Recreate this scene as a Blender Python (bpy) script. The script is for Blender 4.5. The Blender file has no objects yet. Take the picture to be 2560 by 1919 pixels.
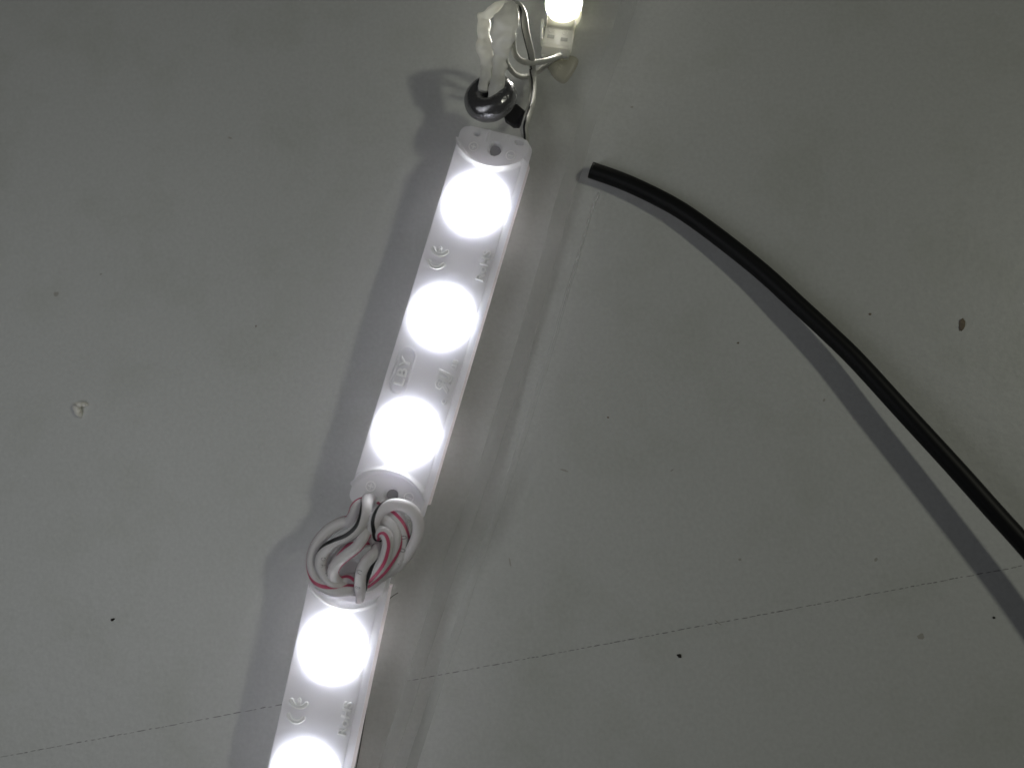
import bpy, bmesh, math, random
from mathutils import Vector, Matrix, noise
random.seed(7)
R = math.radians
S = 0.001                       # everything below is measured in millimetres

# ------------------------------------------------------------------ camera
F = 1950.0                      # focal length in photo pixels (photo 2560 x 1919)
A, B = 0.10, 0.12               # how the panel leans away from the lens axis
n = Vector((A, B, 1)).normalized()
X = Vector((1, 0, 0))
ex = (X - X.dot(n) * n).normalized()
ez = -n
ey = ez.cross(ex)
RISE = 5.0                      # how far the loosely wired modules stand off the panel
DIST = 142.37 + RISE                  # height of the lens above the panel
sc = bpy.context.scene
COL = sc.collection
cam_d = bpy.data.cameras.new("camera")
cam = bpy.data.objects.new("camera", cam_d)
COL.objects.link(cam)
cx = Vector((ex.x, ey.x, ez.x))          # camera X (right) in world axes
cyd = Vector((ex.y, ey.y, ez.y))         # camera Y (down)
czf = Vector((ex.z, ey.z, ez.z))         # camera forward
m = Matrix((cx, -cyd, -czf)).transposed().to_4x4()
m.translation = Vector((0, 0, DIST * S))
cam.matrix_world = m
cam_d.sensor_fit = 'HORIZONTAL'
cam_d.sensor_width = 36
cam_d.lens = 36 * F / 2560
cam_d.clip_start = 0.005
cam_d.clip_end = 50
sc.camera = cam
cam_d.dof.use_dof = True                 # a phone's small lens: 2.2 mm opening
cam_d.dof.focus_distance = 0.1435
cam_d.dof.aperture_fstop = cam_d.lens / 2.2


def P(x, y, h=0.0):
    """point (mm) at height h above the panel that the photo shows at pixel x, y"""
    r = Vector(((x - 1280) / F, (y - 959.5) / F, 1))
    t = (DIST - h) / r.dot(n)
    p = r * t
    return Vector((p.dot(ex), p.dot(ey), h))


# ------------------------------------------------------------------ world and lamps
W = bpy.data.worlds.new("World")
sc.world = W
W.use_nodes = True
W.node_tree.nodes['Background'].inputs[0].default_value = (1.0, 1.0, 0.97, 1)
W.node_tree.nodes['Background'].inputs[1].default_value = 0.009
vs = sc.view_settings
vs.view_transform = 'Standard'
vs.look = 'None'
vs.exposure = 0
vs.gamma = 1
sc.cycles.use_denoising = True
sc.cycles.max_bounces = 8


def lamp(name, loc, target, power, color, shape, sx, sy=None, spin=None):
    d = bpy.data.lights.new(name, 'AREA')
    d.energy = power
    d.color = color
    d.shape = shape
    d.size = sx * S
    if sy:
        d.size_y = sy * S
    o = bpy.data.objects.new(name, d)
    COL.objects.link(o)
    z = (loc - target).normalized()
    x = (spin if spin else Vector((0, 1, 0)))
    x = (x - x.dot(z) * z).normalized()
    y = z.cross(x)
    mm = Matrix((x, y, z)).transposed().to_4x4()
    mm.translation = loc * S
    o.matrix_world = mm
    return o


STRIP = Vector((0.279, 0.960, 0))        # direction of the row of modules
KEYDIR = Vector((0.94, 0.19, 1.0)).normalized()
key_t = Vector((-20, 30, 0))
lamp("ceiling_lamp", key_t + KEYDIR * 900, key_t, 0.95, (1.0, 1.005, 0.83), 'DISK', 60)
side_t = Vector((-60, 0, 0))
for nx, nz, pw in ((-158, 160, 0.050), (-95, 205, 0.026)):       # unseen neighbouring row on the left, split in two to streak its shadows
    lamp("neighbour_row_lamp", Vector((nx, -28, nz)), side_t, pw, (0.95, 0.965, 1.0), 'RECTANGLE', 150, 5, STRIP)


# ------------------------------------------------------------------ materials
def mat(name, col, rough=0.5, spec=0.5, **kw):
    mm = bpy.data.materials.new(name)
    mm.use_nodes = True
    b = mm.node_tree.nodes['Principled BSDF']
    b.inputs['Base Color'].default_value = (*col, 1)
    b.inputs['Roughness'].default_value = rough
    b.inputs['Specular IOR Level'].default_value = spec
    for k, v in kw.items():
        b.inputs[k.replace('_', ' ')].default_value = v
    return mm


def nodes(mm):
    return mm.node_tree.nodes, mm.node_tree.links, mm.node_tree.nodes['Principled BSDF']


def add_noise_bump(mm, scale, strength, dist, detail=4):
    N, L, b = nodes(mm)
    tc = N.new('ShaderNodeTexCoord')
    t = N.new('ShaderNodeTexNoise')
    t.inputs['Scale'].default_value = scale
    t.inputs['Detail'].default_value = detail
    L.new(tc.outputs['Object'], t.inputs['Vector'])
    bp = N.new('ShaderNodeBump')
    bp.inputs['Strength'].default_value = strength
    bp.inputs['Distance'].default_value = dist
    L.new(t.outputs[0], bp.inputs['Height'])
    L.new(bp.outputs[0], b.inputs['Normal'])
    return t


def add_colour_noise(mm, scale, c0, c1, lo=0.35, hi=0.65, detail=5):
    N, L, b = nodes(mm)
    tc = N.new('ShaderNodeTexCoord')
    t = N.new('ShaderNodeTexNoise')
    t.inputs['Scale'].default_value = scale
    t.inputs['Detail'].default_value = detail
    L.new(tc.outputs['Object'], t.inputs['Vector'])
    r = N.new('ShaderNodeValToRGB')
    r.color_ramp.elements[0].position = lo
    r.color_ramp.elements[0].color = (*c0, 1)
    r.color_ramp.elements[1].position = hi
    r.color_ramp.elements[1].color = (*c1, 1)
    L.new(t.outputs[0], r.inputs[0])
    L.new(r.outputs[0], b.inputs['Base Color'])
    return r


def panel_material():
    mm = mat('painted_sheet', (0.6, 0.6, 0.58), 0.42, 0.35)
    N, L, b = nodes(mm)
    tc = N.new('ShaderNodeTexCoord')

    def tex(scale, detail, lo, hi, c0, c1, rough=0.6):
        t = N.new('ShaderNodeTexNoise')
        t.inputs['Scale'].default_value = scale
        t.inputs['Detail'].default_value = detail
        t.inputs['Roughness'].default_value = rough
        L.new(tc.outputs['Object'], t.inputs['Vector'])
        r = N.new('ShaderNodeValToRGB')
        r.color_ramp.elements[0].position = lo
        r.color_ramp.elements[0].color = (*c0, 1)
        r.color_ramp.elements[1].position = hi
        r.color_ramp.elements[1].color = (*c1, 1)
        L.new(t.outputs[0], r.inputs[0])
        return r.outputs[0]

    def mul(a, bb, f=1.0):
        mx = N.new('ShaderNodeMix')
        mx.data_type = 'RGBA'
        mx.blend_type = 'MULTIPLY'
        mx.inputs[0].default_value = f
        L.new(a, mx.inputs[6])
        L.new(bb, mx.inputs[7])
        return mx.outputs[2]

    base = tex(14, 3, 0.3, 0.7, (0.588, 0.602, 0.591), (0.614, 0.628, 0.617))
    dirt = tex(60, 6, 0.33, 0.5, (0.935, 0.94, 0.92), (1, 1, 1))
    grain = tex(1300, 4, 0.3, 0.7, (0.90, 0.90, 0.90), (1, 1, 1))
    c = mul(mul(base, dirt), grain)
    # sparse dust specks
    v = N.new('ShaderNodeTexVoronoi')
    v.inputs['Scale'].default_value = 190
    v.inputs['Randomness'].default_value = 1
    L.new(tc.outputs['Object'], v.inputs['Vector'])
    lt = N.new('ShaderNodeMath')
    lt.operation = 'LESS_THAN'
    lt.inputs[1].default_value = 0.009
    L.new(v.outputs['Distance'], lt.inputs[0])
    sep = N.new('ShaderNodeSeparateColor')
    L.new(v.outputs['Color'], sep.inputs[0])
    pick = N.new('ShaderNodeMath')
    pick.operation = 'GREATER_THAN'
    pick.inputs[1].default_value = 0.7
    L.new(sep.outputs[0], pick.inputs[0])
    mask = N.new('ShaderNodeMath')
    mask.operation = 'MULTIPLY'
    L.new(lt.outputs[0], mask.inputs[0])
    L.new(pick.outputs[0], mask.inputs[1])
    half = N.new('ShaderNodeMath')
    half.operation = 'MULTIPLY'
    half.inputs[1].default_value = 0.35
    L.new(mask.outputs[0], half.inputs[0])
    mx = N.new('ShaderNodeMix')
    mx.data_type = 'RGBA'
    L.new(half.outputs[0], mx.inputs[0])
    L.new(c, mx.inputs[6])
    tone = N.new('ShaderNodeValToRGB')
    tone.color_ramp.interpolation = 'CONSTANT'
    tone.color_ramp.elements[0].color = (0.25, 0.23, 0.2, 1)
    tone.color_ramp.elements[1].position = 0.5
    tone.color_ramp.elements[1].color = (0.8, 0.8, 0.78, 1)
    L.new(sep.outputs[1], tone.inputs[0])
    L.new(tone.outputs[0], mx.inputs[7])
    L.new(mx.outputs[2], b.inputs['Base Color'])
    # fine orange-peel paint relief
    t2 = N.new('ShaderNodeTexNoise')
    t2.inputs['Scale'].default_value = 420
    t2.inputs['Detail'].default_value = 4
    L.new(tc.outputs['Object'], t2.inputs['Vector'])
    bp = N.new('ShaderNodeBump')
    bp.inputs['Strength'].default_value = 0.4
    bp.inputs['Distance'].default_value = 0.0002
    L.new(t2.outputs[0], bp.inputs['Height'])
    L.new(bp.outputs[0], b.inputs['Normal'])
    return mm


def emitter(name, col, strength):
    mm = bpy.data.materials.new(name)
    mm.use_nodes = True
    b = mm.node_tree.nodes['Principled BSDF']
    b.inputs['Base Color'].default_value = (0.85, 0.85, 0.85, 1)
    b.inputs['Roughness'].default_value = 0.3
    b.inputs['Emission Color'].default_value = (*col, 1)
    b.inputs['Emission Strength'].default_value = strength
    return mm


M_panel = panel_material()
M_plastic = mat('frosted_white_plastic', (0.78, 0.785, 0.805), 0.42, 0.4, Subsurface_Weight=0.55,
                Subsurface_Radius=(1, 1, 1.05), Subsurface_Scale=0.0030)
add_noise_bump(M_plastic, 900, 0.08, 0.00008)


def let_light_through(mm, share, col):
    N, L, b = nodes(mm)
    tr = N.new('ShaderNodeBsdfTranslucent')
    tr.inputs[0].default_value = (*col, 1)
    mx = N.new('ShaderNodeMixShader')
    mx.inputs[0].default_value = share
    out = N['Material Output']
    L.new(b.outputs[0], mx.inputs[1])
    L.new(tr.outputs[0], mx.inputs[2])
    L.new(mx.outputs[0], out.inputs[0])


let_light_through(M_plastic, 0.25, (0.85, 0.85, 0.88))
M_letter = mat('raised_plastic_letter', (0.97, 0.97, 0.98), 0.3, 0.8)
M_tape = mat('pinkish_foam_tape', (0.62, 0.57, 0.56), 0.8, 0.2)
add_noise_bump(M_tape, 1500, 0.4, 0.0001)
let_light_through(M_tape, 0.25, (0.8, 0.75, 0.73))
M_lens = emitter('lit_white_lens', (0.955, 0.965, 1.0), 16.5)
M_warm_lens = emitter('lit_warm_lens', (1.0, 0.97, 0.87), 170.0)
M_clear = mat('clear_white_plastic', (0.83, 0.83, 0.79), 0.35, 0.5, Subsurface_Weight=0.6,
              Subsurface_Radius=(1, 1, 0.8), Subsurface_Scale=0.0025)
M_wire = mat('white_wire_insulation', (0.88, 0.87, 0.88), 0.33, 0.5, Subsurface_Weight=0.25,
             Subsurface_Radius=(1, 0.9, 0.9), Subsurface_Scale=0.0006)
add_noise_bump(M_wire, 700, 0.08, 0.0001)
M_oldwire = mat('dull_white_wire', (0.52, 0.52, 0.49), 0.45, 0.4)
add_noise_bump(M_oldwire, 700, 0.12, 0.0001)
M_crumple = mat('crumpled_white_sleeve', (0.90, 0.90, 0.86), 0.3, 0.5)
add_noise_bump(M_crumple, 420, 0.3, 0.0004)
let_light_through(M_crumple, 0.28, (0.95, 0.94, 0.88))
let_light_through(M_wire, 0.28, (0.9, 0.85, 0.86))
M_black_ink = mat('black_stripe_ink', (0.02, 0.02, 0.022), 0.4, 0.4)
M_red_ink = mat('red_stripe_ink', (0.58, 0.10, 0.19), 0.4, 0.4)
M_print = mat('grey_print_ink', (0.09, 0.09, 0.10), 0.5, 0.3)
M_rubber = mat('glossy_black_rubber', (0.30, 0.30, 0.31), 0.2, 0.6, Metallic=0.8)
add_noise_bump(M_rubber, 520, 0.55, 0.0005, 6)
M_matte_rubber = mat('matte_black_rubber', (0.018, 0.018, 0.02), 0.55, 0.4)
M_cable = mat('black_cable_jacket', (0.005, 0.0055, 0.006), 0.5, 0.25)
add_noise_bump(M_cable, 900, 0.12, 0.00015)
M_copper = mat('cut_copper', (0.35, 0.2, 0.12), 0.4, 0.5, Metallic=0.6)
M_glue = mat('yellowed_glue', (0.72, 0.68, 0.52), 0.3, 0.5, Alpha=0.4)
M_crumb = mat('dark_grit', (0.035, 0.033, 0.03), 0.8, 0.2)
M_brown = mat('brown_grit', (0.24, 0.2, 0.15), 0.8, 0.2)
M_whitecrumb = mat('white_plastic_crumb', (0.80, 0.79, 0.74), 0.5, 0.4, Subsurface_Weight=0.4,
                   Subsurface_Radius=(1, 1, 0.9), Subsurface_Scale=0.0008)
M_pencil = mat('pencil_graphite', (0.23, 0.23, 0.23), 0.5, 0.5)
M_smudge = mat('dirt_smudge', (0.40, 0.39, 0.36), 0.6, 0.3)
M_pad = mat('grey_foam_pad', (0.3, 0.3, 0.3), 0.9, 0.1)
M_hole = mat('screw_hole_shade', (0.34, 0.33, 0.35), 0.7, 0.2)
M_hair = mat('dark_hair', (0.05, 0.05, 0.05), 0.5, 0.4)


# ------------------------------------------------------------------ builders
def link(name, me, parent=None, loc=None):
    o = bpy.data.objects.new(name, me)
    COL.objects.link(o)
    if parent:
        o.parent = parent
    if loc is not None:
        o.location = loc * S
    return o


def mesh(name, verts, faces, material, smooth=True):
    me = bpy.data.meshes.new(name)
    me.from_pydata([tuple(v * S) for v in verts], [], faces)
    me.materials.append(material)
    if smooth:
        me.polygons.foreach_set('use_smooth', [True] * len(me.polygons))
    me.update()
    return me


def thing(name, loc, label, cat, group=None, rz=0.0):
    o = bpy.data.objects.new(name, None)
    o.empty_display_size = 0.003
    COL.objects.link(o)
    o.location = loc * S
    o.rotation_euler = (0, 0, rz)
    tag(o, label, cat, group)
    return o


def tag(o, label, cat, group=None):
    o['label'] = label
    o['category'] = cat
    if group:
        o['group'] = group
    return o


def spline(pts, per):
    """Catmull-Rom through tuples of floats"""
    out = []
    k = len(pts)
    for i in range(k - 1):
        p0 = pts[max(i - 1, 0)]
        p1 = pts[i]
        p2 = pts[i + 1]
        p3 = pts[min(i + 2, k - 1)]
        for j in range(per):
            t = j / per
            out.append(tuple(0.5 * (2 * b + (c - a) * t + (2 * a - 5 * b + 4 * c - d) * t * t
                                    + (3 * b - a - 3 * c + d) * t ** 3)
                             for a, b, c, d in zip(p0, p1, p2, p3)))
    out.append(tuple(pts[-1]))
    return out


class Path:
    """tube centre line: rows of (x, y, z, half width, half height, stripe angle)"""

    def __init__(self, rows, per=8):
        self.s = spline(rows, per)
        self.p = [Vector(r[:3]) for r in self.s]
        self.fr = []
        prevN = None
        for i, p in enumerate(self.p):
            t = (self.p[min(i + 1, len(self.p) - 1)] - self.p[max(i - 1, 0)]).normalized()
            z = Vector((0, 0, 1))
            N_ = z - z.dot(t) * t
            if N_.length < 0.35 and prevN:
                N_ = prevN - prevN.dot(t) * t
            N_.normalize()
            prevN = N_
            self.fr.append((t, N_, N_.cross(t)))      # third: left of travel

    def at(self, i, ang, grow=0.0):
        t, N_, Lf = self.fr[i]
        r = self.s[i]
        return self.p[i] + N_ * math.cos(ang) * (r[4] + grow) + Lf * math.sin(ang) * (r[3] + grow)

    def tube(self, origin, k=16, wrinkle=0.0, wscale=1.0):
        vs_, fs = [], []
        for i in range(len(self.p)):
            for j in range(k):
                v = self.at(i, 2 * math.pi * j / k)
                if wrinkle:
                    d = (v - self.p[i]).normalized()
                    v = v + d * wrinkle * noise.noise(v * wscale)
                vs_.append(v - origin)
        nr = len(self.p)
        for i in range(nr - 1):
            for j in range(k):
                a, b = i * k + j, i * k + (j + 1) % k
                fs.append((a, b, b + k, a + k))
        fs.append(tuple(range(k - 1, -1, -1)))
        fs.append(tuple((nr - 1) * k + j for j in range(k)))
        return vs_, fs

    def stripe(self, origin, halfdeg, grow=0.02, k=5):
        vs_, fs = [], []
        for i in range(len(self.p)):
            c = self.s[i][5]
            for j in range(k):
                ang = R(c + halfdeg * (2 * j / (k - 1) - 1))
                vs_.append(self.at(i, ang, grow) - origin)
        for i in range(len(self.p) - 1):
            for j in range(k - 1):
                a = i * k + j
                fs.append((a, a + 1, a + 1 + k, a + k))
        return vs_, fs


def wire(name, rows, material, label, cat, group=None, stripe=None, shade=20, k=16, per=8, wrinkle=0, wscale=1):
    path = Path(rows, per)
    zmin = min(p.z for p in path.p)
    o0 = Vector((path.p[0].x, path.p[0].y, max(0, zmin - path.s[0][4])))
    v, f = path.tube(o0, k, wrinkle, wscale)
    o = link(name, mesh(name, v, f, material), None, o0)
    tag(o, label, cat, group)
    if stripe:
        v, f = path.stripe(o0, shade)
        link('stripe', mesh('stripe', v, f, stripe), o)
    return o, path, o0


FONT_CACHE = {}


def text_mesh(body, height, extrude, bevel, squeeze=1.0, spacing=1.0):
    """mesh (mm) of a line of text, reading along +x, centred on its middle"""
    cu = bpy.data.curves.new('lettering', 'FONT')
    cu.body = body
    cu.size = 1.0
    cu.extrude = extrude / height
    cu.bevel_depth = bevel / height
    cu.bevel_resolution = 1
    cu.offset = -0.02
    cu.resolution_u = 4
    cu.space_character = spacing
    o = bpy.data.objects.new('lettering', cu)
    COL.objects.link(o)
    bpy.context.view_layer.update()
    me = bpy.data.meshes.new_from_object(o.evaluated_get(bpy.context.evaluated_depsgraph_get()))
    bpy.data.objects.remove(o)
    bpy.data.curves.remove(cu)
    xs = [v.co.x for v in me.vertices]
    ys = [v.co.y for v in me.vertices]
    mx, my = (min(xs) + max(xs)) / 2, (min(ys) + max(ys)) / 2
    hh = max(ys) - min(ys)
    k = height / hh
    vs_ = [Vector(((v.co.x - mx) * k * squeeze, (v.co.y - my) * k, v.co.z * k)) for v in me.vertices]
    fs = [tuple(p.vertices) for p in me.polygons]
    bpy.data.meshes.remove(me)
    return vs_, fs


def poly_tube(strokes, r, k=6):
    vs_, fs = [], []
    for st in strokes:
        rows = [(p[0], p[1], p[2] if len(p) > 2 else 0, r, r, 0) for p in st]
        pa = Path(rows, 1)
        v, f = pa.tube(Vector((0, 0, 0)), k)
        b = len(vs_)
        vs_ += v
        fs += [tuple(i + b for i in q) for q in f]
    return vs_, fs


def smooth01(x):
    x = max(0.0, min(1.0, x))
    return x * x * (3 - 2 * x)


# ------------------------------------------------------------------ the panel
pv = [Vector((x, y, z)) for z in (0, -3) for x, y in ((-320, -220), (320, -220), (320, 260), (-320, 260))]
pf = [(0, 1, 2, 3), (7, 6, 5, 4), (0, 4, 5, 1), (1, 5, 6, 2), (2, 6, 7, 3), (3, 7, 4, 0)]
panel = link('backing_panel', mesh('backing_panel', pv, pf, M_panel, False))
panel['kind'] = 'structure'
panel['label'] = 'grey painted flat sheet that carries the lamps, with a pencil line across it'

# pencil line, a long ruled stroke that skips over the paint
a, b = P(-60, 1903), P(2640, 1398)
d = (b - a).normalized()
side = Vector((-d.y, d.x, 0))
vs_, fs = [], []
t, T = 0.0, (b - a).length
while t < T:
    px = t / T
    if 0.378 < px < 0.424:
        t += 1
        continue
    Ld = random.uniform(0.5, 2.0) if px < 0.3 else random.uniform(0.5, 1.5)
    w = random.uniform(0.05, 0.10)
    off = random.uniform(-0.04, 0.04)
    sk = random.uniform(-0.05, 0.05)
    k = len(vs_)
    for s, q in ((0, 0.3), (0.25, 1), (0.75, 1), (1, 0.3)):
        for sg in (-1, 1):
            vs_.append(a + d * (t + Ld * s) + side * (off + sk * s + sg * w * q) + Vector((0, 0, 0.012)))
    for q in range(3):
        fs.append((k + 2 * q, k + 2 * q + 2, k + 2 * q + 3, k + 2 * q + 1))
    t += Ld + random.uniform(0.1, 0.55) * (1.0 if px > 0.3 else 1.4)
link('pencil_line', mesh('pencil_line', vs_, fs, M_pencil, False), panel)


def smudge(px, py, rx, ry, ang, material=M_smudge):
    c = P(px, py)
    vs_ = [c + Vector((0, 0, 0.015))]
    k = 14
    for j in range(k):
        a_ = 2 * math.pi * j / k
        q = 1 + 0.45 * noise.noise(Vector((math.cos(a_) * 1.5, math.sin(a_) * 1.5, px)))
        x, y = rx * q * math.cos(a_), ry * q * math.sin(a_)
        vs_.append(c + Vector((x * math.cos(ang) - y * math.sin(ang), x * math.sin(ang) + y * math.cos(ang), 0.008)))
    link('smudge', mesh('smudge', vs_, [(0, 1 + j, 1 + (j + 1) % k) for j in range(k)], material), panel)


for q in ((140, 735, 0.6, 0.45, 0.4), (1850, 1398, 0.3, 0.22, 0), (2190, 1398, 0.4, 0.25, 1), (1275, 1405, 0.14, 0.9, 0.2),
          (1795, 1555, 0.8, 0.1, -0.7), (2303, 1590, 0.6, 0.5, 0.3), (1410, 1175, 0.8, 0.18, -0.3),
          (1580, 268, 0.28, 0.2, 0), (2060, 1000, 0.3, 0.2, 1), (575, 345, 0.5, 0.2, -0.4),
          (252, 685, 0.25, 0.2, 0.4), (1680, 1175, 0.3, 0.15, 0.5), (800, 1450, 0.2, 0.15, 0)):
    smudge(*q)


# ------------------------------------------------------------------ LED modules
HB, TAPE = 7.0, 1.2             # plastic body, foam tape below it
TOP = HB + TAPE
HALF = 35.9


def half_width(v, s=-1):
    av = abs(v)
    w = (6.62 + 0.42 * smooth01((av - 31.6) / 0.9)) if s < 0 else 6.1
    if av > HALF - 1.6:
        q = min(1.6, av - (HALF - 1.6))
        w -= 1.6 - math.sqrt(max(0.0, 1.6 ** 2 - q * q)) if q < 1.6 else 1.6
    return w


def top_height(u, v):
    av = abs(v)
    z = HB
    r = math.hypot(u, av - 37.25)
    inside = smooth01((8.45 - r) / 0.4)
    z -= 1.75 * inside
    if 8.15 < r < 9.45:
        z += 1.15 * math.sin(math.pi * (r - 8.15) / 1.3) ** 2 * smooth01((6.75 - abs(u)) / 0.9)
    if av > 27:
        rh = math.hypot(u - 0.1, av - 32.75)
        z -= (z - 0.4) * smooth01((1.3 - rh) / 0.22)
        for cu_, cv_, a_, b_ in ((-4.0, 34.8, 0.55, 0.4), (4.2, 35.0, 0.8, 0.4)):
            q = math.hypot((u - cu_) / a_, (av - cv_) / b_)
            z -= 1.5 * smooth01((1.15 - q) / 0.35)
        for uu_ in (-1.9, 1.9):
            z += 0.18 * smooth01((0.35 - abs(u - uu_)) / 0.3) * smooth01((av - 33.4) / 0.6)
    # recessed plate that carries the maker's letters
    dv = max(abs(v + 11.2) - 2.75, 0)
    q = math.hypot(u + 3.95, dv)
    z -= 0.34 * smooth01((1.42 - q) / 0.14)
    z += 0.22 * smooth01(1 - abs(q - 1.55) / 0.17)
    return z


def module_mesh():
    nu, nv = 92, 400
    cols = [(-1, -0.45, 3.2), (-1, -0.42, 3.6), (-1, -0.3, 3.8), (-1, -0.1, HB - 0.5), (-1, -0.03, HB - 0.14)]
    colsR = [(1, -q[1], q[2]) for q in reversed(cols)]
    U = [(c[0], c[1], c[2]) for c in cols] + [(-1 + 2 * i / nu, 0, 99) for i in range(nu + 1)] + colsR
    V = ([(-HALF, c[1], c[2]) for c in cols] + [(-HALF + 2 * HALF * i / nv, 0, 99) for i in range(nv + 1)]
         + [(HALF, c[1], c[2]) for c in colsR])
    vs_ = []
    for v0, ov, zv in V:
        wl, wr = half_width(v0, -1), half_width(v0, 1)
        for s, ou, zu in U:
            w = wl if s < 0 else wr
            u = s * w
            z = top_height(u, v0)
            if zv < 99 or zu < 99:
                z = min(z, zv, zu)
            vs_.append(Vector((u + ou, v0 + ov, z + TAPE - 0.9)))
    W_ = len(U)
    fs = []
    for i in range(len(V) - 1):
        for j in range(W_ - 1):
            a_ = i * W_ + j
            fs.append((a_, a_ + 1, a_ + 1 + W_, a_ + W_))
    return mesh('body', vs_, fs, M_plastic)


for_z = TAPE - 0.9
body_me = module_mesh()


def lens_mesh(rad, rise, name, material, z0, rim=True):
    vs_, fs = [], []
    rings, k = 12, 56
    Rr = (rad * rad + rise * rise) / (2 * rise)
    amax = math.asin(rad / Rr)
    prof = [(Rr * math.sin(amax * i / rings), z0 + Rr * math.cos(amax * i / rings) - (Rr - rise)) for i in range(rings + 1)]
    prof += [(rad + 0.02, z0 - 0.25)]
    vs_.append(Vector((0, 0, prof[0][1])))
    for r_, z_ in prof[1:]:
        for j in range(k):
            vs_.append(Vector((r_ * math.cos(2 * math.pi * j / k), r_ * math.sin(2 * math.pi * j / k), z_)))
    for j in range(k):
        fs.append((0, 1 + j, 1 + (j + 1) % k))
    for i in range(len(prof) - 2):
        for j in range(k):
            a_, b_ = 1 + i * k + j, 1 + i * k + (j + 1) % k
            fs.append((a_, a_ + k, b_ + k, b_))
    return mesh(name, vs_, fs, material)


ZT = HB + for_z                 # height of the body's flat top above the panel
lens_me = lens_mesh(5.45, 2.0, 'lens', M_lens, 0.0)

# ring marks with + and - (each pair at both ends)


def ring_strokes(r, k=20):
    return [[(r * math.cos(2 * math.pi * j / k), r * math.sin(2 * math.pi * j / k)) for j in range(k + 1)]]


plus_v, plus_f = poly_tube(ring_strokes(0.84) + [[(-0.5, 0), (0.5, 0)], [(0, -0.5), (0, 0.5)]], 0.12)
minus_v, minus_f = poly_tube(ring_strokes(0.84) + [[(-0.5, 0), (0.5, 0)]], 0.12)
plus_me = mesh('plus_mark', plus_v, plus_f, M_letter)
minus_me = mesh('minus_mark', minus_v, minus_f, M_letter)

# lettering: reading direction +v, letter tops towards -u


def to_module(vs_, u, v, z):
    return [Vector((u - p.y, v + p.x, z + p.z)) for p in vs_]


def arc(cx_, cy_, rx, ry, a0, a1, k=14):
    return [(cx_ + rx * math.cos(R(a0 + (a1 - a0) * i / k)), cy_ + ry * math.sin(R(a0 + (a1 - a0) * i / k))) for i in range(k + 1)]


# CE mark: outlines of two half rings, in reading axes
ce = []
for c0 in (-0.9, 1.55):
    ce.append(arc(c0 + 0.95, 0, 1.85, 1.72, 112, 248))
    ce.append(arc(c0 + 0.95, 0, 1.45, 1.32, 112, 248))
    for a_ in (112, 248):
        ce.append([(c0 + 0.95 + 1.85 * math.cos(R(a_)), 1.72 * math.sin(R(a_))), (c0 + 0.95 + 1.45 * math.cos(R(a_)), 1.32 * math.sin(R(a_)))])
ce.append([(1.1, 0.17), (2.2, 0.17)])
ce.append([(1.1, -0.17), (2.2, -0.17)])
ce.append([(2.2, 0.17), (2.2, -0.17)])
ce_v, ce_f = poly_tube(ce, 0.2)
ce_me = mesh('approval_mark', to_module(ce_v, -3.75, 9.85, ZT), ce_f, M_letter)

rv, rf = text_mesh('RoHS', 1.55, 0.2, 0.07, 1.12, 1.08)
rohs_me = mesh('compliance_lettering', to_module(rv, 4.72, 10.75, ZT), rf, M_letter, False)
lv, lf = text_mesh('LBY', 1.75, 0.3, 0.08, 1.22, 1.12)
lby_me = mesh('maker_lettering', to_module(lv, -3.95, -11.2, ZT - 0.3), lf, M_letter, False)
# recognised-component mark: mirrored R and a U, slanted, between small c and us
ru = [[(0.2, -1.5), (1.05, 1.2), (-0.6, 1.45), (-1.45, 1.1), (-1.65, 0.4), (-1.0, -0.05), (0.45, 0.1)],
      [(-0.75, -0.05), (-2.1, -1.4), (-1.5, -1.5), (-0.25, -0.25)],
      [(0.0, 0.75), (-0.75, 0.9), (-1.0, 0.5), (-0.6, 0.3), (0.0, 0.4)],
      [(0.95, 1.4), (1.45, 1.5), (0.9, -0.6), (1.1, -0.95), (1.75, -0.85), (2.1, -0.4), (2.6, 1.6), (3.0, 1.7), (2.5, -0.6), (1.9, -1.4), (0.9, -1.45), (0.4, -0.8), (0.95, 1.4)]]
ru_v, ru_f = poly_tube([[(p[0] * 0.72, p[1] * 0.86) for p in st] for st in ru], 0.19)
ru_me = mesh('component_mark', to_module(ru_v, 3.75, -11.3, ZT), ru_f, M_letter)
cv_, cf = text_mesh('c', 0.95, 0.18, 0.05, 1.1)
c_me = mesh('country_lettering', to_module(cv_, 4.9, -14.5, ZT), cf, M_letter, False)
uv_, uf = text_mesh('us', 0.95, 0.18, 0.05, 1.15, 1.1)
us_me = mesh('country_lettering', to_module(uv_, 4.8, -7.7, ZT), uf, M_letter, False)

# foam tape pad
tv, tf = [], []
for z in (0.0, for_z + 3.25):
    g = 0 if z else 0.1
    for u, v in ((-6.6, -32.8), (6.3 + g, -32.8), (6.3 + g, 32.8), (-6.6, 32.8)):
        tv.append(Vector((u, v, z)))
tf = [(3, 2, 1, 0), (0, 1, 5, 4), (1, 2, 6, 5), (2, 3, 7, 6), (3, 0, 4, 7)]
LIFT = 0.85 + RISE
tape_me = mesh('base_strip', [Vector((p.x, p.y, p.z if p.z > 0 else 0.1)) for p in tv], tf, M_tape, False)


pad_v, pad_f = [], []
for z in (-LIFT, 0.3):
    for u, v in ((-3.2, -16), (3.2, -16), (3.2, 16), (-3.2, 16)):
        pad_v.append(Vector((u, v, z)))
pad_me = mesh('standoff_pad', pad_v, [(4, 5, 6, 7), (3, 2, 1, 0), (0, 1, 5, 4), (1, 2, 6, 5), (2, 3, 7, 6), (3, 0, 4, 7)], M_pad, False)
CHIP = 0.00014


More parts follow.
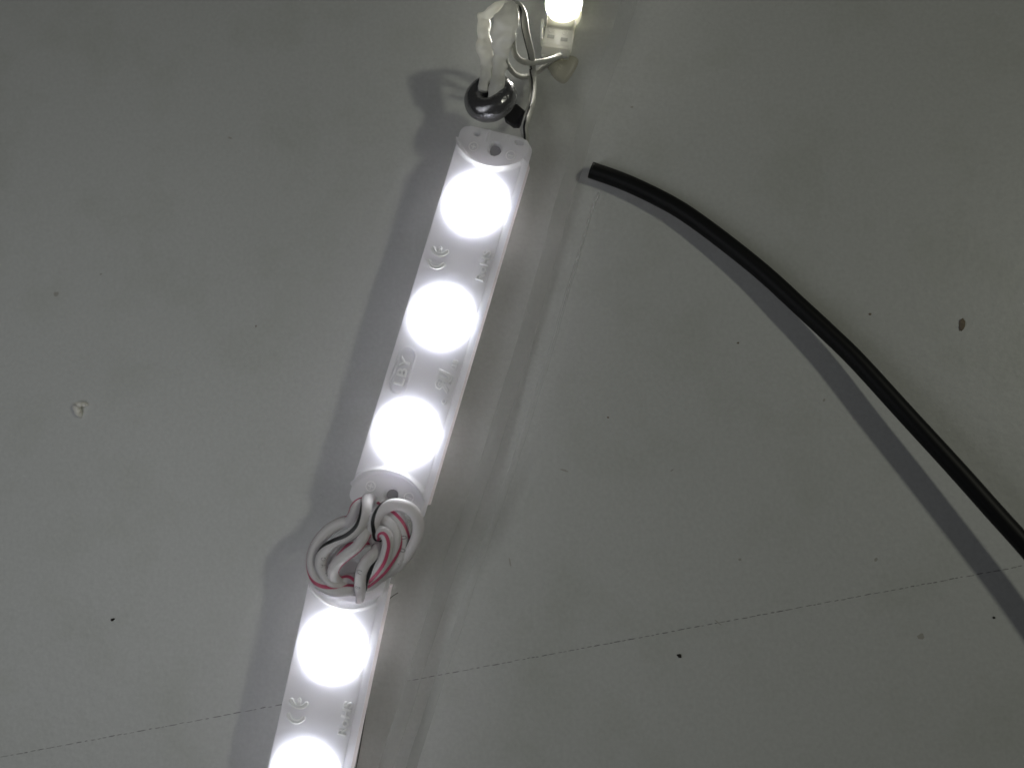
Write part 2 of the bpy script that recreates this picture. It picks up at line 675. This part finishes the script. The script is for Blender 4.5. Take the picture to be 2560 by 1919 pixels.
hv = [Vector((1.02 * math.cos(2 * math.pi * j / 24), 1.02 * math.sin(2 * math.pi * j / 24), 0)) for j in range(24)]  # grey disc whose colour stands in for the shade down the screw hole
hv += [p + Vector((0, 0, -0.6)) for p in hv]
hole_me = mesh('hole_shade_disc', hv, [tuple(range(24))] + [(j, j + 24, (j + 1) % 24 + 24, (j + 1) % 24) for j in range(24)], M_hole, False)


def led_module(center, axis, label):
    rz = math.atan2(axis.y, axis.x) - math.pi / 2
    o = thing('led_module', Vector((center.x, center.y, LIFT)), label, 'LED module', 'white LED modules wired in a row', rz)
    link('body', body_me, o)
    link('base_strip', tape_me, o)
    link('standoff_pad', pad_me, o)
    for v in (21.45, 0, -21.45):
        link('lens', lens_me, o, Vector((0, v, ZT)))
        chip_d = bpy.data.lights.new('led_chip', 'POINT')       # the diode inside the housing
        chip_d.energy = CHIP
        chip_d.color = (0.97, 0.97, 1.0)
        chip_d.shadow_soft_size = 0.0016
        chip = bpy.data.objects.new('led_chip', chip_d)
        COL.objects.link(chip)
        chip.parent = o
        chip.location = Vector((0, v, 2.6)) * S
    for sg in (1, -1):
        link('plus_mark', plus_me, o, Vector((-3.85, sg * 32.25, ZT - 1.72)))
        link('minus_mark', minus_me, o, Vector((3.3, sg * 32.25, ZT - 1.72)))
        link('hole_shade_disc', hole_me, o, Vector((0.1, sg * 32.75, for_z + 4.2)))
    for me in (ce_me, rohs_me, lby_me, ru_me, c_me, us_me):
        link(me.name, me, o)
    return o


HT = ZT + LIFT
L1, L2, L3, L4, L5 = [P(*q, HT + 1.0) for q in ((1187, 505), (1101, 788), (1014, 1080), (827, 1622), (757, 1946))]
led_module(L2, (L1 - L3).normalized(), 'lit white three-lens LED module between the black grommet and the knot of wires')
ax2 = (L4 - L5).normalized()
led_module(L4 - ax2 * 21.45, ax2, 'lit white LED module below the knot of wires, cut off by the bottom edge')


# ------------------------------------------------------------------ knot of wires between the modules
def KN(x, y, h, ang=0.0, r=1.04):
    p = P(740 + x / 4.878, 1200 + y / 4.878, h + RISE)
    return (p.x, p.y, p.z, r, r, ang)


GK = 'striped wires knotted between the two modules'
rows = [KN(905, 215, 6.3, -60), KN(872, 238, 9.2, -60), KN(858, 330, 10.8, -50), KN(832, 450, 11.1, -38), KN(762, 570, 11.1, -15),
        KN(640, 670, 10.9, -8), KN(490, 745, 10.3, -20), KN(375, 835, 9.6, -50), KN(310, 945, 9.0, -82), KN(312, 1060, 8.7, -110),
        KN(372, 1170, 8.6, -120), KN(450, 1255, 8.4, -120), KN(560, 1300, 7.8, -110), KN(680, 1330, 6.9, -90),
        KN(800, 1310, 6.9, -60), KN(850, 1210, 8.0, -30), KN(900, 1100, 8.9, -20), KN(965, 985, 9.0, -15), KN(1050, 890, 8.3, -15),
        KN(1120, 800, 7.2, 0)]
w_b, pb, ob = wire('striped_wire', rows, M_wire, 'white wire with black stripe crossing the upper left of the knot', 'wire', GK, M_black_ink, 19)
rows = [KN(772, 1505, 6.6, -60, .6), KN(786, 1420, 7.2, -62, .8), KN(782, 1320, 8.2, -66), KN(782, 1220, 9.2, -70), KN(800, 1105, 9.9, -75), KN(845, 1010, 10.2, -85),
        KN(915, 930, 10.0, -100), KN(985, 862, 9.0, -100), KN(985, 775, 7.9, -60), KN(945, 690, 8.6, -40), KN(935, 590, 10.0, -34), KN(960, 480, 10.9, -5), KN(1030, 380, 11.4, 32),
        KN(1130, 310, 11.7, 85), KN(1260, 296, 11.7, 150), KN(1390, 345, 11.4, 225), KN(1468, 440, 11.0, 278), KN(1490, 560, 10.4, 285),
        KN(1468, 690, 9.7, 292), KN(1405, 820, 8.8, 300), KN(1325, 935, 7.9, 320), KN(1235, 1035, 7.2, 350), KN(1100, 1130, 7.0, 380),
        KN(950, 1215, 6.7, 380), KN(850, 1290, 6.5, 380)]
# the first stretch is walked upwards, so its stripe lies on the other hand
rows = [r[:5] + ((-r[5] if i < 8 else r[5]),) for i, r in enumerate(rows)]
w_d, pd, od = wire('striped_wire', rows, M_wire, 'white wire with black stripe looping over the right top of the knot', 'wire', GK, M_black_ink, 19)
rows = [KN(890, 275, 6.5, -60), KN(800, 282, 8.6, -60), KN(738, 330, 9.4, -60), KN(706, 420, 9.0, -70), KN(655, 500, 8.2, -80), KN(560, 518, 7.9, -90),
        KN(425, 590, 7.8, -95), KN(302, 712, 7.8, -90), KN(220, 870, 7.8, -80), KN(200, 1030, 7.9, -68), KN(240, 1175, 8.1, -40),
        KN(335, 1288, 8.3, 5), KN(470, 1342, 8.3, 40), KN(600, 1340, 7.9, 60), KN(720, 1318, 7.1, 30), KN(850, 1262, 7.0, -30),
        KN(945, 1190, 7.9, -48), KN(1060, 1082, 8.7, -50), KN(1150, 955, 9.0, -52), KN(1202, 850, 9.3, -60), KN(1228, 740, 9.5, -75), KN(1212, 620, 9.5, -95),
        KN(1155, 522, 9.4, -100), KN(1060, 475, 9.0, -100), KN(960, 480, 8.2, -100)]
w_a, pa, oa = wire('striped_wire', rows, M_wire, 'white wire with red stripe curling round the left edge of the knot', 'wire', GK, M_red_ink, 18)
rows = [KN(935, 560, 7.6, 85, .95), KN(868, 610, 9.8, 85, .98), KN(826, 700, 10.6, 85, .98), KN(738, 815, 10.7, 80, .98), KN(620, 905, 10.4, 80, .98), KN(512, 1000, 10.0, 84, .98),
        KN(455, 1100, 9.5, 100, .98), KN(472, 1195, 8.6, 110, .95), KN(550, 1240, 7.4, 60), KN(650, 1205, 6.9, 30), KN(760, 1235, 6.6, 0), KN(850, 1240, 7.0, -20),
        KN(955, 1140, 8.6, -25), KN(1055, 1005, 9.8, -25), KN(1105, 880, 10.2, -22), KN(1125, 760, 10.4, -18), KN(1098, 655, 10.4, 0),
        KN(1030, 628, 9.7, 50), KN(965, 690, 8.0, 50), KN(860, 740, 7.4, 20), KN(700, 765, 7.2, 0), KN(620, 815, 7.2, 0),
        KN(525, 930, 7.2, 0), KN(470, 1040, 7.0, 0)]
w_c, pc, oc = wire('striped_wire', rows, M_wire, 'thick white wire with red stripe through the middle of the knot', 'wire', GK, M_red_ink, 16)
rows = [KN(1010, 330, 7.4, 60), KN(1110, 350, 8.4, 20), KN(1205, 420, 8.9, 20), KN(1275, 510, 9.0, 30), KN(1315, 620, 8.9, 48), KN(1322, 750, 8.7, 75), KN(1298, 880, 8.4, 100),
        KN(1238, 985, 8.0, 120), KN(1140, 1088, 7.4, 120), KN(1015, 1180, 7.0, 120), KN(885, 1275, 6.5, 120)]
w_g, pg, og = wire('striped_wire', rows, M_wire, 'white wire with red stripe and grey print on the right of the knot', 'wire', GK, M_red_ink, 15)


def print_on(parent, path, origin, chars, i0, i1, ang, height, flip=False, squeeze=0.8):
    """letters printed flat on a wire, following its curve"""
    vs_, fs = [], []
    for q, ch in enumerate(chars):
        i = round(i0 + (i1 - i0) * q / max(1, len(chars) - 1))
        t, N_, Lf = path.fr[i]
        tv_, tf_ = text_mesh(ch, height, 0, 0, squeeze)
        b_ = len(vs_)
        r = path.s[i][3]
        sg = -1 if flip else 1
        for p in tv_:
            aa = R(ang) + sg * p.y / r
            vs_.append(path.p[i] + t * (sg * p.x) + N_ * math.cos(aa) * (r + 0.03) + Lf * math.sin(aa) * (r + 0.03) - origin)
        fs += [tuple(k + b_ for k in f) for f in tf_]
    link('printing', mesh('printing', vs_, fs, M_print, False), parent)


print_on(w_b, pb, ob, 'OAW', 8 * 8 - 2, 9 * 8 + 7, 40, 0.8)
print_on(w_g, pg, og, '00V', 4 * 8 + 4, 6 * 8 + 6, 5, 1.0, False, 1.0)
print_on(w_d, pd, od, '0U', 3 * 8 - 3, 4 * 8 + 1, 4, 0.9, True, 0.9)


# ------------------------------------------------------------------ top: grommet, wire loop and small module
def TP(x, y, h, ang=0.0, rw=0.6, rh=None):
    p = P(1100 + x / 5.5275, y / 5.5275, h + RISE * min(1, max(0, (h - 3.2) / 2.2)))
    return (p.x, p.y, p.z, rw, rh if rh else rw, ang)


GUP = 1.2
gc = P(1226, 246, 5.6 + GUP + RISE)
gr = thing('cable_grommet', Vector((gc.x, gc.y, 0)), 'shiny black rubber grommet ring with crumpled white wire stuck in its hole', 'grommet')
axis = Vector((-0.16, 0.34, 1)).normalized()
gx = Vector((1, 0, 0))
gx = (gx - gx.dot(axis) * axis).normalized()
gy = axis.cross(gx)
vs_, fs = [], []
K1, K2 = 72, 36
for i in range(K1):
    a_ = 2 * math.pi * i / K1
    rd = gx * math.cos(a_) + gy * math.sin(a_)
    for j in range(K2):
        b_ = 2 * math.pi * j / K2
        bump = 0.06 * noise.noise(Vector((rd.x * 2, rd.y * 2, math.sin(b_) * 1.5)))
        vs_.append(rd * (2.85 + (2.1 + bump) * math.cos(b_)) + axis * (2.3 + bump) * math.sin(b_) + Vector((0, 0, gc.z)))
for i in range(K1):
    for j in range(K2):
        fs.append((i * K2 + j, ((i + 1) % K1) * K2 + j, ((i + 1) % K1) * K2 + (j + 1) % K2, i * K2 + (j + 1) % K2))
link('ring', mesh('ring', vs_, fs, M_rubber), gr)
# flat flange of the grommet that shows on the right, and the plug inside the hole
fl = [(1255, 262), (1293, 260), (1312, 277), (1306, 299), (1297, 315), (1283, 315), (1262, 300)]
vs_, fs = [], []
for z, g in ((1.6 + RISE, 1.0), (2.6 + RISE, 1.0), (2.9 + RISE, 0.9)):
    base = [P(x, y, 2.6 + RISE) for x, y in fl]
    c0 = sum(base, Vector()) / len(base)
    for p in base:
        q = c0 + (p - c0) * g
        vs_.append(Vector((q.x - gc.x, q.y - gc.y, z)))
k = len(fl)
for i in range(2):
    for j in range(k):
        fs.append((i * k + (j + 1) % k, i * k + j, (i + 1) * k + j, (i + 1) * k + (j + 1) % k))
fs.append(tuple(2 * k + j for j in reversed(range(k))))
link('flange', mesh('flange', vs_, fs, M_matte_rubber, False), gr)
vs_, fs = [], []
for i in range(32):
    a_ = 2 * math.pi * i / 32
    rd = gx * math.cos(a_) + gy * math.sin(a_)
    vs_ += [rd * 2.0 + axis * -0.9 + Vector((0, 0, gc.z)), rd * 2.0 + axis * -2.2 + Vector((0, 0, gc.z))]
for i in range(32):
    a_, b_ = 2 * i, 2 * ((i + 1) % 32)
    fs += [(a_, a_ + 1, b_ + 1, b_)]
fs.append(tuple(2 * i for i in range(32)))
link('core', mesh('core', vs_, fs, M_matte_rubber), gr)

def TPU(x, y, h, *k):
    return TP(x, y, 5.5 + (h - 5.5) * 0.72 + GUP, *k)


# crumpled white loop: left leg up, arch, right leg down into the hole
rows = [TPU(595, 1265, 8.0, 0, .75, .6), TPU(630, 1130, 8.2, 0, 1.0, .75), TPU(655, 980, 8.6, 0, 1.15, .8), TPU(660, 820, 9.2, 0, 1.35, .9), TPU(605, 650, 10.4, 0, 1.4, 1.0),
        TPU(610, 500, 11.4, 0, 1.15, .95), TPU(600, 350, 12.3, 0, 1.1, .9), TPU(590, 240, 13.0, 0, 1.0, .9), TPU(680, 170, 13.8, 0, .95, .95), TPU(830, 95, 14.4, 0, .9, .9),
        TPU(960, 75, 14.6, 0, .95, .9), TPU(1010, 140, 14.4, 0, 1.1, .9)]
wire('wire_loop', rows, M_crumple, 'crumpled white sleeve bent into the left leg of the hook above the grommet', 'wire sleeve',
     'crumpled white sleeves above the grommet', None, per=10, k=24, wrinkle=0.6, wscale=0.7)
rows = [TPU(1020, 50, 14.9, 0, .8, .8), TPU(975, 160, 15.0, 0, 1.6, 1.3), TPU(908, 320, 14.4, 0, 2.35, 1.6), TPU(875, 480, 13.2, 0, 2.15, 1.5), TPU(848, 630, 11.8, 0, 1.9, 1.4),
        TPU(845, 780, 10.4, 0, 1.35, .75), TPU(830, 950, 9.0, 0, 1.3, .7), TPU(795, 1140, 8.9, 0, 1.35, .65), TPU(750, 1300, 8.8, 0, 1.1, .6), TPU(695, 1410, 8.7, 0, .65, .45),
        TPU(680, 1440, 8.5, 0, .5, .35)]
wire('wire_loop', rows, M_crumple, 'broad flattened white sleeve running from the hook top down into the grommet hole', 'wire sleeve',
     'crumpled white sleeves above the grommet', None, per=10, k=24, wrinkle=0.6, wscale=0.65)

GW = 'thin white feed wires near the small module'
rows = [TP(1010, 60, 13.8, -60, .7), TP(1090, 90, 12.6, -60, .7), TP(1150, 200, 10.8, -60, .7), TP(1180, 410, 8.4, -60, .7), TP(1220, 590, 6.6, -60, .7), TP(1258, 750, 5.0, -60, .7),
        TP(1278, 920, 3.8, -40, .7), TP(1280, 1100, 3.2, -10, .7), TP(1280, 1300, 3.4, 0, .7), TP(1250, 1480, 4.2, 0, .7), TP(1195, 1650, 5.2, 0, .7), TP(1165, 1770, 5.5, 0, .7), TP(1172, 1880, 5.2, 0, .7), TP(1180, 1960, 4.8, 0, .7)]
wire('feed_wire', rows, M_oldwire, 'white wire with thin black stripe running from hook top down to the module end', 'wire', GW, M_black_ink, 16)
rows = [TP(1660, 770, 3.2, 0, .55), TP(1570, 810, 3.8, 0, .55), TP(1440, 848, 4.2, 0, .55), TP(1300, 868, 4.4, 0, .55), TP(1180, 862, 4.8, 0, .55), TP(1085, 815, 5.4, 0, .55), TP(1030, 730, 6.4, 0, .55),
        TP(1012, 620, 7.6, 0, .55), TP(1005, 480, 9.2, 0, .55), TP(990, 330, 11, 0, .55), TP(960, 180, 12.6, 0, .55)]
wire('feed_wire', rows, M_oldwire, 'upper plain white wire bending from the small module up behind the hook', 'wire', GW)
rows = [TP(1560, 830, 2.4, 0, .5), TP(1440, 920, 2.6, 0, .5), TP(1310, 1015, 2.8, 0, .5), TP(1180, 1062, 3.2, 0, .5), TP(1060, 1040, 3.8, 0, .5), TP(965, 950, 4.8, 0, .5),
        TP(905, 830, 6.2, 0, .5), TP(880, 680, 8.0, 0, .5)]
wire('feed_wire', rows, M_oldwire, 'lower plain white wire sagging below the other wire of the small module', 'wire', GW)

# small warm module, cut by the top edge
lc = P(1409, 6, 4.2)
e0 = P(1386, 128, 4.2)
axm = (lc - e0).normalized()
sm = thing('small_led_module', Vector((lc.x, lc.y, 0)), 'small warm white single-lens LED module at the top edge', 'LED module', None,
           math.atan2(axm.y, axm.x) - math.pi / 2)


def rounded_box(x0, x1, y0, y1, z0, z1, bev):
    bm = bmesh.new()
    bmesh.ops.create_cube(bm, size=1)
    for v in bm.verts:
        v.co = Vector((x0 + (v.co.x + .5) * (x1 - x0), y0 + (v.co.y + .5) * (y1 - y0), z0 + (v.co.z + .5) * (z1 - z0)))
    bmesh.ops.bevel(bm, geom=bm.edges[:], offset=bev, segments=3, affect='EDGES', profile=0.6)
    bm.verts.ensure_lookup_table()
    v = [q.co.copy() for q in bm.verts]
    f = [tuple(w.index for w in q.verts) for q in bm.faces]
    bm.free()
    return v, f


def join(*parts):
    vs_, fs = [], []
    for v, f in parts:
        b_ = len(vs_)
        vs_ += v
        fs += [tuple(i + b_ for i in q) for q in f]
    return vs_, fs


bv_, bf_ = [], []
for rr, zz in ((3.5, 0.3), (3.5, 3.4), (3.25, 3.7), (0.05, 3.72)):        # round boss under the lens
    bv_ += [Vector((rr * math.cos(2 * math.pi * j / 36), rr * math.sin(2 * math.pi * j / 36), zz)) for j in range(36)]
for i in range(3):
    bf_ += [(i * 36 + j, i * 36 + (j + 1) % 36, (i + 1) * 36 + (j + 1) % 36, (i + 1) * 36 + j) for j in range(36)]
v, f = join((bv_, bf_), rounded_box(-2.95, 2.95, 0.0, 14, 0, 3.66, .45), rounded_box(-2.7, 2.7, -5.0, 0.5, 0, 3.0, .4), rounded_box(-2.8, 2.8, -8.2, -3.8, 0, 2.9, .45), rounded_box(-3.0, 2.6, -9.9, -8.0, 0, 1.9, .35))
link('body', mesh('body', v, f, M_clear), sm)
v, f = rounded_box(-3.75, -3.2, -7.4, -3.3, 0.2, 3.3, .2)
v = [Vector((p.x - 0.12 * (p.y + 5), p.y, p.z)) for p in v]
link('clip', mesh('clip', v, f, M_clear), sm)
for x, y in ((-1.4, -6.6), (1.3, -6.9)):
    v, f = rounded_box(-0.7, 0.7, -0.35, 0.35, 2.86, 3.02, .06)
    link('contact_window', mesh('contact_window', [Vector((p.x + x, p.y + y, p.z)) for p in v], f, M_oldwire), sm)
rim_v, rim_f = poly_tube([[(3.45 * math.cos(2 * math.pi * j / 40), 3.45 * math.sin(2 * math.pi * j / 40), 3.7) for j in range(41)]], 0.28, 8)
link('lens_rim', mesh('lens_rim', rim_v, rim_f, M_clear), sm)
link('lens', lens_mesh(3.2, 1.3, 'lens', M_warm_lens, 3.75), sm)
v, f = poly_tube([[(-1.6 + 0.5 * math.cos(2 * math.pi * j / 16), -5.1 + 0.62 * math.sin(2 * math.pi * j / 16), 2.92) for j in range(17)],
                  [(1.2 + 0.5 * math.cos(2 * math.pi * j / 16), -5.3 + 0.62 * math.sin(2 * math.pi * j / 16), 2.92) for j in range(17)]], 0.08)
link('polarity_mark', mesh('polarity_mark', v, f, M_clear), sm)

let_light_through(M_clear, 0.3, (0.9, 0.9, 0.84))
for y, z, pw in ((-2.2, 1.7, 0.00016), (-6.2, 1.4, 0.00012)):
    chip_d = bpy.data.lights.new('led_chip', 'POINT')           # glow inside its clear housing
    chip_d.energy = pw
    chip_d.color = (1.0, 0.96, 0.86)
    chip_d.shadow_soft_size = 0.0008
    chip = bpy.data.objects.new('led_chip', chip_d)
    COL.objects.link(chip)
    chip.parent = sm
    chip.location = Vector((0, y, z)) * S

# yellowed drop of glue under the small module's wires
gp = P(1402, 172)
vs_, fs = [], []
k, rn = 40, 10
outl = [(1362, 158), (1378, 150), (1405, 140), (1432, 140), (1446, 150), (1442, 168), (1428, 192), (1413, 208), (1398, 206), (1384, 194), (1372, 175)]
ol = spline([tuple(P(*q)) for q in outl + outl[:1]], 4)[:-1]
k = len(ol)
vs_.append(Vector((0, 0, 1.6)))
for i in range(1, rn + 1):
    q = i / rn
    for x, y, z in ol:
        d_ = Vector((x, y, 0)) - gp
        vs_.append(d_ * q + Vector((0, 0, 1.0 * math.sqrt(max(0, 1 - q ** 2.0)) + 0.12 * noise.noise(Vector((x, y, 0)) * 0.8) * (1 - q))))
for j in range(k):
    fs.append((0, 1 + j, 1 + (j + 1) % k))
for i in range(rn - 1):
    for j in range(k):
        a_, b_ = 1 + i * k + j, 1 + i * k + (j + 1) % k
        fs.append((a_, a_ + k, b_ + k, b_))
o = link('glue_drop', mesh('glue_drop', vs_, fs, M_glue), None, gp)
tag(o, 'yellowish drop of dried glue below the small warm module', 'glue')


# ------------------------------------------------------------------ black cable on the right
def CB(x, y, h, r=1.6):
    p = P(x, y, h)
    return (p.x, p.y, p.z, r, r, 0)


rows = [CB(1477, 425, 1.6), CB(1556, 453, 1.65), CB(1639, 491, 1.8), CB(1715, 534, 2.0), CB(1815, 607, 2.35), CB(1914, 687, 2.8), CB(2000, 766, 3.3), CB(2070, 831, 3.7),
        CB(2143, 902, 4.2), CB(2262, 1032, 5.0), CB(2388, 1169, 5.7), CB(2488, 1281, 6.2), CB(2562, 1363, 6.6), CB(2660, 1478, 7.0), CB(2780, 1630, 7.5), CB(2950, 1860, 8.0)]
cab, pcab, ocab = wire('black_cable', rows, M_cable, 'thick black cable with cut end arching down the right side', 'cable', None, None, k=32)

# ------------------------------------------------------------------ thin pale see-through bands beside the modules
M_paleband = mat('pale_band', (0.80, 0.81, 0.80), 0.3, 0.6, Alpha=0.2)


def band(edge, w0, w1, lift, label):
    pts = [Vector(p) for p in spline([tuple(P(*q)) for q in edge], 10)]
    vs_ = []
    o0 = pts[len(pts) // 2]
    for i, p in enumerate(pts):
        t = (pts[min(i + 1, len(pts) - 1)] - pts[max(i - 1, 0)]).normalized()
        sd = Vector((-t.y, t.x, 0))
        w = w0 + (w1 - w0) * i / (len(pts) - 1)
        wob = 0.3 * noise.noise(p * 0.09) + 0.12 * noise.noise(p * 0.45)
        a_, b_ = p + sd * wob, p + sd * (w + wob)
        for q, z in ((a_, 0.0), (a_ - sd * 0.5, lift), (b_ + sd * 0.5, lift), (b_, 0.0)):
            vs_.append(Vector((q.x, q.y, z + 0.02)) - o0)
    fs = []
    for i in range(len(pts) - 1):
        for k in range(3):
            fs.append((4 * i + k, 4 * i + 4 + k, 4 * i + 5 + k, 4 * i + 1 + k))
    o = link('pale_band', mesh('pale_band', vs_, fs, M_paleband, False), None, o0)
    tag(o, label, 'clear tape', 'pale see-through bands beside the modules')


band([(1640, -120), (1590, 20), (1500, 280), (1452, 430), (1398, 620), (1318, 900), (1262, 1080), (1152, 1400), (1072, 1640), (985, 1919), (950, 2040)], -3.3, -2.6, 0.05,
     'broad faint see-through pale band just right of the row of modules')
band([(1500, 480), (1445, 660), (1376, 900), (1316, 1090), (1210, 1400), (1130, 1640), (1043, 1919), (1005, 2040)], -0.5, -2.2, 0.03,
     'second fainter see-through pale band further from the modules, nearer the cable')


# ------------------------------------------------------------------ crumbs, chip and hair on the panel


def crumb(name, px, py, sx, sy, sz, rot, material, label, cat, group=None, h=0.0, seed=0):
    c = P(px, py, h)
    bm = bmesh.new()
    bmesh.ops.create_icosphere(bm, subdivisions=3, radius=1)
    vs_ = []
    for v in bm.verts:
        p = v.co.copy()
        q = 1 + 0.5 * noise.noise(p * 1.1 + Vector((seed, 0, 0))) + 0.2 * noise.noise(p * 2.7 + Vector((0, seed, 0)))
        p *= q
        x, y = p.x * sx, p.y * sy
        vs_.append(Vector((x * math.cos(rot) - y * math.sin(rot), x * math.sin(rot) + y * math.cos(rot), max(-0.3 * sz, p.z * sz) + 0.3 * sz)))
    fs = [tuple(w.index for w in q.verts) for q in bm.faces]
    bm.free()
    o = link(name, mesh(name, vs_, fs, material), None, c)
    return tag(o, label, cat, group)


GC = 'dark crumbs of grit scattered on the panel'
crumb('grit_crumb', 282, 1548, .42, .25, .2, .4, M_crumb, 'black grit crumb at the lower left, above the pencil line', 'crumb', GC, seed=1)
crumb('grit_crumb', 1698, 1638, .42, .3, .22, -.4, M_crumb, 'black grit crumb just below the pencil line, right of the modules', 'crumb', GC, seed=2)
crumb('grit_crumb', 2485, 1543, .22, .2, .12, 0, M_crumb, 'small dark crumb below the shadow of the cable near the right edge', 'crumb', GC, seed=3)
crumb('grit_crumb', 640, 815, .12, .2, .1, 0, M_brown, 'tiny dark crumb on the open panel left of the upper module', 'crumb', GC, seed=4)
crumb('grit_crumb', 1845, 857, .2, .16, .1, 0, M_brown, 'tiny dark crumb inside the curve of the cable, near its shadow', 'crumb', GC, seed=5)
crumb('grit_crumb', 2175, 785, .22, .2, .1, 0, M_brown, 'tiny dark crumb above the cable, left of the brown crumb', 'crumb', GC, seed=6)
crumb('grit_crumb', 1520, 1043, .18, .14, .1, 0, M_brown, 'tiny dark crumb on the panel between upper module and cable', 'crumb', GC, seed=8)
crumb('brown_crumb', 2405, 812, .5, 1.15, .35, -.25, M_brown, 'brown crumb of dirt on the panel right of the cable', 'crumb', seed=7)
# white curled chip: a thin curved shell standing on the panel
c = P(205, 1022)
vs_, fs = [], []
nu_, nv_ = 16, 10
for i in range(nu_ + 1):
    a_ = R(20 + 250 * i / nu_)
    for j in range(nv_ + 1):
        z = 1.2 * j / nv_
        r_ = (1.35 - 0.25 * j / nv_) * (1 + 0.15 * math.sin(3 * a_))
        vs_.append(Vector((r_ * math.cos(a_) - 0.1 * z, r_ * 1.25 * math.sin(a_) + 0.1 * z, z * (0.6 + 0.4 * math.sin(a_ * 0.5)))))
W_ = nv_ + 1
for i in range(nu_):
    for j in range(nv_):
        a_ = i * W_ + j
        fs.append((a_, a_ + W_, a_ + W_ + 1, a_ + 1))
bm = bmesh.new()
bv = [bm.verts.new(p) for p in vs_]
for q in fs:
    bm.faces.new([bv[i] for i in q])
bm.normal_update()
bmesh.ops.solidify(bm, geom=bm.faces[:], thickness=1.1)
bm.verts.index_update()
vs_ = [v.co.copy() for v in bm.verts]
fs = [tuple(w.index for w in q.verts) for q in bm.faces]
bm.free()
o = link('plastic_chip', mesh('plastic_chip', vs_, fs, M_whitecrumb), None, c)
tag(o, 'white curled plastic chip alone on the left side of the panel', 'plastic chip')

rows = []
for x, y, h in ((995, 1481, .2), (978, 1492, .12), (966, 1510, .1), (958, 1545, .1), (949, 1590, .1), (939, 1645, .1), (925, 1720, .1), (910, 1810, .1), (894, 1900, .1), (880, 1960, .1)):
    p = P(x, y, h)
    rows.append((p.x, p.y, p.z, .075, .075, 0))
wire('hair_strand', rows, M_hair, 'thin dark hair lying along the right side of the lower module', 'hair', None, None, k=6)
